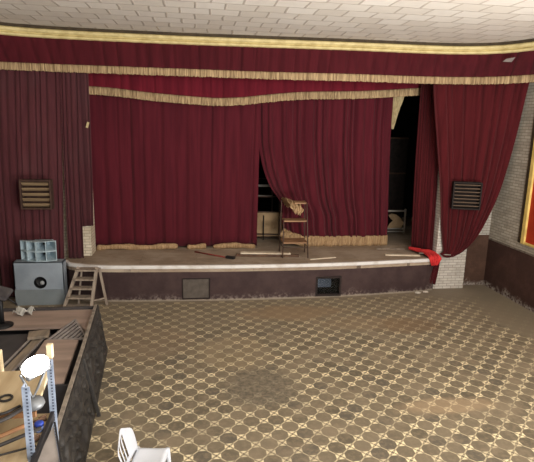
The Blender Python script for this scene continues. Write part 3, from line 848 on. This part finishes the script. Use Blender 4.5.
# ------------------------------------------------------------------ things on the stage
ZS = .85
t = thing('shelf_stand', 'thin metal stand with three tan wooden shelves before the curtain', 'stand', (2.4, 11.8, ZS))
for (a, b) in (((2.08, 11.56, ZS), (2.10, 11.66, 1.80)), ((2.70, 11.50, ZS), (2.66, 11.68, 2.20))):
    obj('leg', MB().tube([a, b], .014, 8), M['dark_metal'], t)
obj('leg', MB().tube([(2.09, 12.14, ZS), (2.10, 12.06, 2.2)], .014, 8), M['dark_metal'], t)
obj('leg', MB().tube([(2.74, 12.08, ZS), (2.68, 12.02, 2.2)], .014, 8), M['dark_metal'], t)
for (x0, x1, y0_, y1_, z) in ((2.36, 2.68, 11.70, 12.02, 2.18), (2.10, 2.68, 11.62, 11.96, 1.75), (2.09, 2.70, 11.56, 12.06, 1.22)):
    obj('shelf', MB().box(((x0 + x1) / 2, (y0_ + y1_) / 2, z), (x1 - x0, y1_ - y0_, .035), None, .006), M['slab_wood'], t)
mb = MB(); mb.tube([(2.09, 11.6, 1.1), (2.7, 11.56, 1.1)], .01, 6); mb.tube([(2.09, 11.6, 1.1), (2.1, 12.1, 1.1)], .01, 6); mb.tube([(2.7, 11.56, 1.1), (2.72, 12.05, 1.1)], .01, 6)
obj('cross_bar', mb, M['dark_metal'], t)

mb = MB(); mb.bar((1.07, 11.84, ZS + .075), (2.30, 11.72, ZS + .075), .16, .035, .004)
tag(obj('white_board', mb, M['white_board']), 'long chalky white board lying on a batten at the foot of the shelf stand', 'board')
mb = MB(); mb.bar((.95, 11.78, ZS + .028), (2.50, 11.64, ZS + .028), .09, .056, .004)
tag(obj('wooden_batten', mb, M['batten']), 'brown wooden batten lying under the long white board', 'batten')
t = thing('long_handled_tool', 'red handled tool with a dark head lying on the stage boards', 'tool', (.4, 11.85, ZS))
obj('handle', MB().tube([(-.05, 12.2, ZS + .02), (.74, 11.56, ZS + .025)], .017, 8), M['red_paint'], t, 'red handle')
obj('tool_head', MB().bar((.70, 11.62, ZS + .03), (.90, 11.50, ZS + .03), .10, .06, .01), M['black'], t, 'dark head')
mb = MB(); mb.bar((2.72, 11.34, ZS + .012), (3.40, 11.50, ZS + .012), .04, .022, .003)
tag(obj('wooden_lath', mb, M['white_board']), 'thin pale lath lying at the stage edge right of the shelf stand', 'lath')
mb = MB(); mb.bar((4.74, 11.66, ZS + .02), (5.62, 11.54, ZS + .02), .09, .035, .004)
tag(obj('wooden_lath', mb, M['white_board']), 'short cream plank lying on the stage beside the red cloth', 'plank')
mb = MB(); mb.bar((4.75, 12.3, ZS + .015), (5.5, 12.25, ZS + .015), .05, .03, .004)
tag(obj('wooden_lath', mb, M['old_wood']), 'grey lath lying at the foot of the curtain left of the dark gap', 'lath')
mb = MB(); mb.tube([(5.62, 11.60, ZS + .07), (6.30, 11.25, ZS + .10)], .014, 8)
tag(obj('grey_rod', mb, M['pale_rail']), 'thin grey rod lying across the right stage corner beside the red cloth', 'rod')
fk = pleat_fn('wave', 4, 71)
rails = [[(5.50, 11.98, ZS + .10), (5.62, 12.14, ZS + .06)], [(5.60, 11.76, ZS + .11), (5.82, 11.90, ZS + .07)], [(5.70, 11.52, ZS + .10), (5.97, 11.62, ZS + .10)], [(5.72, 11.29, ZS + .06), (6.04, 11.24, ZS + .07)], [(5.76, 11.22, ZS - .08), (5.99, 11.20, ZS - .06)], [(5.80, 11.23, ZS - .16), (5.93, 11.21, ZS - .15)]]
G = cloth_grid(rails, 40, 36, lambda s: 0, 0)
rr = random.Random(2)
for j, row in enumerate(G):
    for i, p in enumerate(row):
        row[i] = p + Vector((0, 0, .028 * math.sin(i * .55 + j * .12) + .018 * math.sin(i * 1.1 - j * .35))) * (1 if j < 26 else .3) + Vector((0, -.02 * math.sin(i * .7) if j > 24 else 0, 0))
o = obj('red_cloth', MB().grid(G, True, True), M['red_cloth']); solid(o, .012)
tag(o, 'bright red cloth draped over the right corner of the stage', 'cloth')

# behind the curtain gap
t = thing('folding_table', 'beige board of an upended table in the gap between the stage curtains', 'table', (1.98, 13.6, ZS))
obj('table_board', MB().box((1.98, 13.6, 1.27), (.86, .03, .72), Matrix.Rotation(.1, 3, 'X'), .006), M['ply'], t, 'grimy beige board')
for x in (1.66, 2.30):
    obj('leg', MB().tube([(x, 13.5, ZS), (x, 13.58, 2.12)], .016, 8), M['dark_metal'], t)
obj('strut', MB().tube([(1.86, 13.50, ZS), (1.86, 13.52, 1.55)], .014, 8), M['black'], t)
for za, zb, r_ in ((1.02, 1.0, .018), (.93, .93, .014), (1.66, 1.64, .016), (2.08, 2.08, .016)):
    obj('cross_rail', MB().tube([(1.61, 13.54, za), (2.34, 13.54, zb)], r_, 8), M['dark_metal'], t)
t = thing('tubular_stand', 'dark tubular stand leaning behind the upended table in the curtain gap', 'stand', (1.9, 14.2, ZS))
mb = MB(); mb.tube([(1.6, 14.2, ZS), (1.6, 14.3, 2.5), (2.2, 14.3, 2.5), (2.2, 14.2, ZS)], .02, 8)
obj('tube_frame', mb, M['dark_metal'], t)
for z_, h_ in ((2.3, .07), (2.0, .05)):
    obj('slat', MB().bar((1.6, 14.26, z_), (2.2, 14.26, z_), .03, h_, .005), M['pale_rail'], t, 'pale slat')

# inside the right gap
t = thing('storage_rack', 'pale railed rack low in the dark gap right of the curtain', 'rack', (6.0, 14.2, ZS))
for x in (5.70, 6.34):
    obj('post', MB().bar((x, 14.25, ZS), (x, 14.25, 1.62), .05, .05, .004), M['old_wood'], t)
for z_, h_ in ((1.56, .05), (1.01, .05), (.92, .04)):
    obj('rail', MB().bar((5.70, 14.22, z_), (6.34, 14.22, z_), .03, h_, .004), M['pale_rail'], t)
mb = MB()
prof = [(5.78, 1.06), (6.22, 1.06), (6.30, 1.2), (6.20, 1.36), (6.04, 1.47), (5.9, 1.5), (5.79, 1.46), (5.86, 1.36), (5.95, 1.28), (5.86, 1.2)]
mb.slab([(x, 14.20, z - .025) for x, z in prof], .04, (0, -1, 0))
tag(obj('curved_board', mb, M['ply']), 'curved beige wooden board standing on the rack in the dark gap', 'board')
t = thing('wing_flat', 'tall dark canvas flat standing deep in the right gap', 'flat', (6.0, 15.4, ZS))
obj('flat_canvas', MB().box((6.2, 15.4, 2.3), (1.1, .04, 2.9), None, .004), plain('dark_canvas', srgb(56, 48, 44), srgb(40, 35, 33), .95), t)
mb = MB(); mb.bar((5.66, 15.36, ZS), (5.66, 15.36, 3.75), .05, .03); mb.bar((5.66, 15.36, 2.6), (6.74, 15.36, 2.6), .03, .05); mb.bar((5.66, 15.36, 3.72), (6.74, 15.36, 3.72), .03, .05)
obj('flat_frame', mb, M['batten'], t)

# crumbs of plaster at the stage foot
for i, (x, y, r_, lb) in enumerate(((5.45, 11.12, .055, 'left of two white plaster lumps at the foot of the stage front'), (5.68, 11.17, .05, 'right of two white plaster lumps at the foot of the stage front'))):
    rr = random.Random(i + 20); mb = MB(); G = []
    for j in range(7):
        a = math.pi * j / 6
        G.append([Vector((x + r_ * 1.3 * math.sin(a) * math.cos(k * .5236) * (1 + .2 * math.sin(k * 2.1 + j)), y + r_ * math.sin(a) * math.sin(k * .5236) * (1 + .2 * math.cos(k * 1.7)), r_ * .45 - .45 * r_ * math.cos(a) * 1.0)) for k in range(13)])
    G = [[p * 1.0 for p in row] for row in G]
    for row in G: row[12] = row[0]
    mb.grid(G, False)
    tag(obj('plaster_lump', mb, M['plaster']), lb, 'rubble', 'plaster lumps by the stage')

# ------------------------------------------------------------------ carved counter on the hall floor
t = thing('carved_counter', 'long low counter with dark carved side panels and brown boarded top', 'counter', (-2.6, 6.6, 0))
P0, P1, P2 = Vector((-1.60, 8.52, 0)), Vector((-1.425, 6.45, 0)), Vector((-1.27, 4.50, 0))
def carved(a, b, h, lean, seed):
    d = b - a; L = d.length; u = d / L; n = Vector((-u.y, u.x, 0))     # outward to the right
    if n.x < 0: n = -n
    nu, nv = 190, 70; G = []
    for j in range(nv + 1):
        z = h * j / nv; row = []
        for i in range(nu + 1):
            s = i / nu; x = s * L
            m_ = min(x, L - x, z, h - z)
            k = .012 if m_ < .06 else 0.0                              # raised border
            if m_ >= .075:
                X_ = (s - .5) * 2; Z_ = (z / h - .5) * 2
                q = math.sin(9 * abs(X_) + 3.2 * math.sin(5 * Z_)) * math.cos(7.5 * Z_ + 2.5 * math.cos(6 * abs(X_)))
                ring_ = math.exp(-((math.hypot(X_ * 1.4, Z_ * .8) - .45) / .09) ** 2)
                k = .035 * min(1, max(0, q * 4)) + .03 * min(1, ring_ * 2)
            row.append(a + u * x + n * (k - lean * (z / h)) + Vector((0, 0, z)))
        G.append(row)
    mb = MB(); mb.grid(G, True)
    back = [[p - n * .05 - n * (0) for p in (G[0][0], G[0][-1])], [p - n * .05 for p in (G[-1][0], G[-1][-1])]]
    A = [G[0][0], G[0][-1], G[-1][-1], G[-1][0]]; Bk = [p - n * .06 for p in A]
    mb.add(A + Bk, [(7, 6, 5, 4), (3, 2, 6, 7), (0, 3, 7, 4), (1, 5, 6, 2)])
    return mb
obj('carved_panel', carved(P0, P1, .88, .12, 1), M['carved'], t, 'farther dark carved panel')
obj('carved_panel', carved(P1, P2, .88, .12, 2), M['carved'], t, 'nearer dark carved panel')
obj('pilaster', MB().bar(P1 + Vector((.012, 0, .44)) - Vector((-.055, 0, .44)), P1 + Vector((-.105, 0, .88)), .05, .035, .006, (0, 1, 0)), M['carved'], t, 'dark strip between the carved panels')
def ptop(y):            # inner face of the right-hand panels at height
    a, b = (P0, P1) if y > P1.y else (P1, P2)
    return a.x + (b.x - a.x) * (y - a.y) / (b.y - a.y) - .18
mb = MB()
mb.bar(P0 + Vector((-.15, -.02, .885)), P1 + Vector((-.15, 0, .885)), .05, .02, .004); mb.bar(P1 + Vector((-.15, 0, .885)), P2 + Vector((-.15, 0, .885)), .05, .02, .004)
obj('edge_strip', mb, M['edge_metal'], t, 'pale worn edge strip')
mb = MB(); mb.box((-2.83, 8.55, .42), (2.25, .06, .84), None, .006)
obj('back_panel', mb, M['counter_in'], t)
obj('end_panel', MB().box((-3.93, 6.5, .42), (.06, 4.1, .84), None, .006), M['counter_in'], t)
poly = [(-3.9, 4.5), (ptop(4.5) - .03, 4.5), (ptop(6.48) - .03, 6.48), (ptop(8.5) - .03, 8.5), (-3.9, 8.5)]
mb = MB(); mb.prism(poly, .40, .44); obj('inner_floor', mb, M['counter_in'], t, 'dark sunken inner floor')
def topboard(poly, lb=None, z=.80, nm='top_board', mt='counter_top'):
    mb = MB(); mb.prism(poly, z - .04, z); return obj(nm, mb, M[mt], t, lb)
topboard([(-3.9, 7.78), (-2.12, 7.78), (-2.0, 8.1), (-1.66, 7.42), (ptop(7.4) - .01, 7.3), (ptop(8.5) - .01, 8.51), (-3.9, 8.51)])
topboard([(-2.24, 5.93), (ptop(5.93) - .09, 5.93), (ptop(7.2) - .09, 7.22), (-2.24, 7.24)], 'loose brown lid board', .815, 'lid_board')
topboard([(-3.9, 5.9), (-2.26, 5.9), (-2.30, 7.76), (-3.9, 7.76)], 'dull grey sunken board', .70, 'sunken_board', 'counter_in')
mb = MB(); mb.box((-2.03, 5.91, .62), (.42, .03, .36)); mb.box((-1.70, 5.91, .62), (.24, .03, .36))
obj('inner_partition', mb, M['counter_in'], t)
# slatted grate set in the top, slats running obliquely
mb = MB()
A = Vector((-2.22, 7.27, .79)); Bq = Vector((-2.0, 8.08, .79)); Cq = Vector((-1.66, 7.30, .79))
for i in range(8):
    q = i / 7 * .94
    a = A.lerp(Cq, q); b = Bq.lerp(Cq, q)
    mb.bar(a, b, .028, .03, .003)
mb.bar(A, Cq, .04, .025); mb.bar(Bq, Cq, .03, .025)
obj('slatted_grate', mb, M['slat_grey'], t, 'oblique grey slats')

# things on the counter
t = thing('grooved_plank', 'pale grooved plank lying on the dull part of the counter top', 'plank', (-2.5, 7.1, .70))
mb = MB(); mb.bar((-2.40, 7.70, .72), (-2.52, 6.35, .72), .13, .03, .004); obj('plank', mb, M['plank_pale'], t)
mb = MB(); mb.bar((-2.31, 7.70, .735), (-2.44, 6.35, .735), .02, .025); mb.bar((-2.51, 7.70, .735), (-2.63, 6.35, .735), .02, .025); obj('batten', mb, M['slat_grey'], t)
mb = MB(); mb.box((-2.42, 7.55, .772), (.30, .26, .045), Matrix.Rotation(.2, 3, 'Z'), .006)
tag(obj('wooden_block', mb, M['plank_pale']), 'pale wooden block lying on the far end of the grooved plank', 'block')
t = thing('pedestal_stool', 'dark pedestal stool with a tilted grey seat standing on the counter', 'stool', (-3.02, 7.9, .80))
obj('pedestal', MB().tube([(-3.06, 7.88, .80), (-3.06, 7.88, 1.33)], .035, 12), M['black'], t)
obj('foot', MB().lathe([(.16, 0), (.16, .02), (.05, .05)], (-3.06, 7.88, .80), None, 24), M['black'], t)
Rm = Matrix.Rotation(.30, 3, 'Y') @ Matrix.Rotation(.25, 3, 'X')
mb = MB(); mb.box((-3.08, 7.88, 1.36), (.36, .32, .07), Rm, .03); obj('seat', mb, M['seat_cloth'], t)
mb = MB(); mb.tube([(-2.95, 7.80, 1.30), (-2.80, 7.80, 1.20), (-2.84, 7.95, 1.12)], .012, 8); obj('bracket', mb, M['black'], t)
mb = MB(); rr = random.Random(9); G = []
for j in range(8):
    G.append([Vector((-2.88 + i * .05 - .16 + rr.uniform(-.01, .01), 8.26 + j * .03, .815 + .05 + .045 * math.sin(i * 1.7 + j * .9) + rr.uniform(-.012, .012))) for i in range(7)])
mb.grid(G, False)
o = obj('crumpled_paper', mb, M['paper']); solid(o, .006); o.location.z = .805
tag(o, 'crumpled whitish paper lying on the counter in front of the speaker cabinet', 'paper')

# ------------------------------------------------------------------ tall rack near the viewer, with its lamp
ZB = 2.35
t = thing('shelving_rack', 'tall rack of slotted steel posts and pine boards close to the viewer', 'rack', (-1.25, 2.9, 0))
def post(x, y, z1, m, w=.042, nm='post', lb=None):
    mb = MB(); h = w / 2
    mb.box((x - h + .003, y, z1 / 2), (.005, w, z1)); mb.box((x, y - h + .003, z1 / 2), (w, .005, z1))
    o = obj(nm, mb, m, t, lb)
    mb = MB()
    n0 = max(0, int((z1 - 1.2) / .02))
    for k in range(n0): mb.box((x + .004, y - h - .0005, z1 - .012 - k * .02), (.010, .003, .008))
    obj('slots', mb, M['slot'], o)
    return o
post(-.902, 2.56, 2.62, M['galv'], .042, lb='front slotted steel post')
post(-.893, 2.96, 2.58, M['galv'], .040, lb='slotted steel post with pale top')
obj('lit_post_top', MB().box((-.893, 2.962, 2.625), (.036, .036, .09), None, .004), M['pine2'], t, 'pale post tip coloured as lit by the lamp')  # lamplit tip of the steel post, its light put into the pale colour
mb = MB(); mb.box((-1.335, 3.29, 1.245), (.07, .04, 2.49), None, .004); obj('post', mb, M['pine2'], t, 'pale wooden post at left')
mb = MB(); mb.prism([(-1.75, 2.76), (-.955, 2.76), (-1.005, 3.27), (-1.75, 3.25)], ZB - .025, ZB); obj('upper_board', mb, M['pine'], t)
mb = MB(); mb.prism([(-1.75, 2.47), (-.93, 2.47), (-.885, 2.76), (-.915, 2.985), (-1.75, 3.0)], 2.165, 2.19); obj('lower_board', mb, M['pine'], t)
mb = MB(); mb.bar((-.90, 3.00, 2.20), (-.865, 2.30, 2.20), .022, .06, .003); obj('side_beam', mb, M['black_beam'], t, 'black side beam')
mb = MB(); mb.bar((-1.75, 2.46, 2.165), (-.89, 2.46, 2.165), .03, .06, .003); obj('front_beam', mb, M['black_beam'], t, 'black front beam')
mb = MB(); mb.bar((-1.75, 2.755, 2.33), (-.93, 2.755, 2.33), .02, .035, .003); obj('front_lip', mb, M['brown_rod'], t, 'brown lip under the upper board')
mb = MB(); mb.bar((-1.0, 3.27, 2.36), (-.94, 2.76, 2.36), .03, .03, .003); obj('edge_batten', mb, M['pine2'], t, 'pale batten at board edge')
mb = MB(); mb.slab([(-.872, 2.86, 2.185), (-.872, 2.25, 2.185), (-.655, 2.25, 2.185)], .012, (0, 0, 1)); gp = obj('side_sheet', mb, M['grey_sheet'], t, 'grey triangular sheet at the side')
mb = MB(); mb.bar((-.870, 2.88, 2.185), (-.650, 2.25, 2.185), .010, .022); obj('sheet_edge', mb, M['black_beam'], gp, 'black edge')
# floodlight
t = thing('flood_light', 'small lit floodlight with dazzling white face on the rack', 'lamp', (-.935, 2.70, ZB))
nz = Vector((.30, -.70, .64)).normalized()
up = Vector((0, 0, 1)); xx = up.cross(nz).normalized(); yy = nz.cross(xx)
Rl = Matrix((xx, yy, nz)).transposed()
lc = Vector((-.915, 2.76, 2.632))
Rl = Rl @ Matrix.Rotation(.35, 3, 'Z')
mb = MB(); mb.box(lc - nz * .03, (.145, .105, .05), Rl, .012); obj('lamp_housing', mb, M['lamp_house'], t)
mb = MB()
for k in range(7): mb.box(lc - nz * .065 + (Rl @ Vector((-.06 + k * .02, 0, 0))), (.005, .09, .03), Rl)
obj('cooling_fin', mb, M['lamp_house'], t)
mb = MB(); mb.lathe([(.0, 0), (.03, 0), (.055, .0), (.068, -.003), (.07, -.006)], lc + nz * .004, Rl @ Matrix.Diagonal((1.1, .8, 1)), 28, False); obj('lit_face', mb, M['led'], t, 'glowing white face')
mb = MB(); mb.tube([lc + Rl @ Vector((-.085, 0, -.03)), (-.98, 2.79, 2.48), (-.955, 2.80, 2.41), (-.92, 2.79, 2.48), lc + Rl @ Vector((.085, 0, -.03))], .008, 8); obj('bracket', mb, M['lamp_house'], t)
mb = MB(); mb.lathe([(.05, 0), (.062, .02), (.055, .045), (.025, .06)], (-.955, 2.80, 2.35), None, 20); obj('lamp_base', mb, M['lamp_house'], t, 'dull metal base')
# bits on the boards
Z2 = 2.19
mb = MB(); mb.tube([(-.985, 2.80, 2.365), (-1.05, 2.66, 2.375), (-1.30, 2.40, 2.38)], .012, 8)
tag(obj('rubber_hose', mb, M['rubber']), 'black hose lying aslant across the pine boards of the rack', 'hose')
mb = MB(); mb.tube([(-.90, 2.72, 2.26), (-1.02, 2.60, 2.27), (-1.30, 2.36, 2.28)], .011, 8)
tag(obj('rubber_hose', mb, M['rubber']), 'thinner black hose passing behind the front slotted post', 'hose')
mb = MB(); mb.tube([(-.965, 2.70, 2.30), (-1.30, 2.40, 2.30)], .013, 8)
tag(obj('wooden_rod', mb, M['brown_rod']), 'brown wooden rod lying between the two black hoses', 'rod')
mb = MB(); mb.tube([(-.90, 2.62, 2.215), (-1.3, 2.46, 2.22)], .006, 6)
tag(obj('metal_rod', mb, M['rubber']), 'thin dark rod on the lower pine board of the rack', 'rod')
mb = MB(); mb.tube([(-1.03 - .0, 2.80, 2.362), (-1.08, 2.74, 2.362), (-1.14, 2.70, 2.362)], .008, 6)
tag(obj('iron_hook', mb, M['rubber']), 'small dark iron piece lying on the upper pine board', 'tool')
mb = MB(); mb.tube([(-1.145 + .035 * math.cos(a * .5236), 2.90 + .035 * math.sin(a * .5236), 2.36) for a in range(13)], .007, 6)
tag(obj('metal_ring', mb, M['rubber']), 'dark ring lying at the left of the upper pine board', 'ring')
t = thing('plastic_jar', 'small blue plastic jar with pale lower part on the lower board', 'jar', (-.935, 2.80, Z2))
obj('jar_body', MB().lathe([(.022, 0), (.024, .005), (.024, .035)], (-.935, 2.80, Z2), None, 18), M['clear_pl'], t, 'pale blue body')
obj('lid', MB().lathe([(.026, .035), (.026, .055), (.02, .06)], (-.935, 2.80, Z2), None, 18), M['blue_lid'], t, 'dark blue lid')
for i, (x, y, a, lb) in enumerate(((-.945, 2.90, .4, 'rusty brown scrap piece nearest the steel post behind the blue jar'), (-.965, 2.86, 1.3, 'rusty brown scrap piece left of the blue jar'), (-.925, 2.70, .9, 'rusty brown scrap piece before the blue jar'))):
    mb = MB(); mb.box((x, y, Z2 + .014), (.045, .022, .026), Matrix.Rotation(a, 3, 'Z'), .004); mb.tube([(x - .02, y - .01, Z2 + .03), (x + .02, y + .012, Z2 + .034)], .006, 6)
    tag(obj('rusty_fitting', mb, M['tool_brown']), lb, 'scrap', 'rusty scrap on the rack')

# ------------------------------------------------------------------ white plastic chair at the bottom edge
def chair(loc, rz):
    t = thing('plastic_chair', 'white moulded plastic chair with slotted back at the bottom edge', 'chair', loc)
    Rm = Matrix.Rotation(rz, 3, 'Z'); L0 = Vector(loc)
    def W(x, y, z): return L0 + Rm @ Vector((x, y, z))     # local: +x is the way it faces
    # seat: dished panel with rolled edge
    G = []
    for j in range(15):
        v = -1 + 2 * j / 14; row = []
        for i in range(15):
            u = -1 + 2 * i / 14
            hw = .225 - .02 * (1 - u) / 2
            x = .18 * u - .02; y = hw * v
            e = max(abs(u), abs(v))
            z = .43 - .015 * (1 - v * v) * (1 - u * u) - (.03 * max(0, (e - .86) / .14) ** 2)
            row.append(W(x, y, z))
        G.append(row)
    mb = MB(); mb.grid(G, True, False); o = obj('seat', mb, M['white_plastic'], t); solid(o, .012)
    # back: curved shell, vertical slots, rounded top
    mb = MB()
    def B(u, h, off=0):                                     # u -1..1 across, h 0..1 up
        wid = .215 + .02 * math.sin(math.pi * h) - .14 * (max(0, h - .6) / .4) ** 2
        x = -.20 - .10 * h - .015 * (1 - u * u) + off
        y = wid * u
        z = .41 + .37 * h - .05 * u * u * max(0, (h - .4) / .6)
        return W(x, y, z)
    nu, nh = 44, 26
    holes = lambda i, j: 4 <= j < 22 and any(a <= i < a + 5 for a in (3, 10, 17))
    vs = [B(-1 + 2 * i / nu, j / nh) for j in range(nh + 1) for i in range(nu + 1)]
    fs = [(j * (nu + 1) + i, j * (nu + 1) + i + 1, (j + 1) * (nu + 1) + i + 1, (j + 1) * (nu + 1) + i) for j in range(nh) for i in range(nu) if not holes(i, j)]
    mb.add(vs, fs, True); o = obj('backrest', mb, M['white_plastic'], t); solid(o, .007)
    for s in (-1, 1):
        for (fx, gx) in ((.14, .17), (-.20, -.27)):
            mb = MB(); mb.tube([W(fx, s * .195, .425), W((fx + gx) / 2, s * .21, .22), W(gx, s * .225, 0)], [.03, .026, .02], 10); obj('leg', mb, M['white_plastic'], t)
    return t
chair((-.515, 4.87, 0), D2R(-10))

# ------------------------------------------------------------------ light
w = bpy.data.worlds.new('World'); SC.world = w; w.use_nodes = True
w.node_tree.nodes['Background'].inputs[0].default_value = (.97, .98, 1.0, 1)
w.node_tree.nodes['Background'].inputs[1].default_value = .8
def area(name, loc, target, sx, sy, power, c):
    l = bpy.data.lights.new(name, 'AREA'); l.shape = 'RECTANGLE'; l.size = sx; l.size_y = sy; l.energy = power; l.color = c
    o = bpy.data.objects.new(name, l); COL.objects.link(o); o.location = loc
    o.rotation_euler = (Vector(target) - Vector(loc)).to_track_quat('-Z', 'Y').to_euler()
    return o
area('hall_lamp_right', (5.2, -1.2, 4.6), (3.5, 8, 1.5), 1.6, 1.2, 400, (1, .93, .83))
area('hall_fill_middle', (2.8, -2.4, 5.4), (1.8, 10, 2), 2.5, 1.2, 280, (.97, .98, 1))  # unseen soft fill added behind the viewer, kept clear of the rack
area('ceiling_fill', (4.0, 1.9, .8), (3.5, 2.6, 5.9), 4.2, 2.4, 1450, (1, .975, .95))  # unseen upward fill added to brighten the ceiling
l = bpy.data.lights.new('flood_lamp', 'SPOT'); l.energy = 9; l.spot_size = 2.6; l.spot_blend = .6; l.shadow_soft_size = .05; l.color = (1, .97, .92)
o = bpy.data.objects.new('flood_lamp', l); COL.objects.link(o); o.location = lc + nz * .03
o.rotation_euler = nz.to_track_quat('-Z', 'Y').to_euler()

# ------------------------------------------------------------------ camera
cam = bpy.data.cameras.new('camera'); co = bpy.data.objects.new('camera', cam); COL.objects.link(co)
SC.camera = co
Fw = Vector((0.14050258, 0.96816247, -0.20717251)); Rt = Vector((0.99006185, -0.13866751, 0.02342764)); Up = Vector((0.00604634, 0.20840525, 0.97802387))
co.matrix_world = Matrix.Translation((0, 0, 4.0)) @ Matrix((Rt, Up, -Fw)).transposed().to_4x4()
cam.sensor_fit = 'HORIZONTAL'; cam.sensor_width = 36; cam.lens = 495.4 / 534 * 36
cam.clip_start = .05; cam.clip_end = 100
SC.view_settings.view_transform = 'Standard'; SC.view_settings.look = 'None'; SC.view_settings.gamma = 1
SC.view_settings.use_curve_mapping = False
SC.view_settings.exposure = 0.0
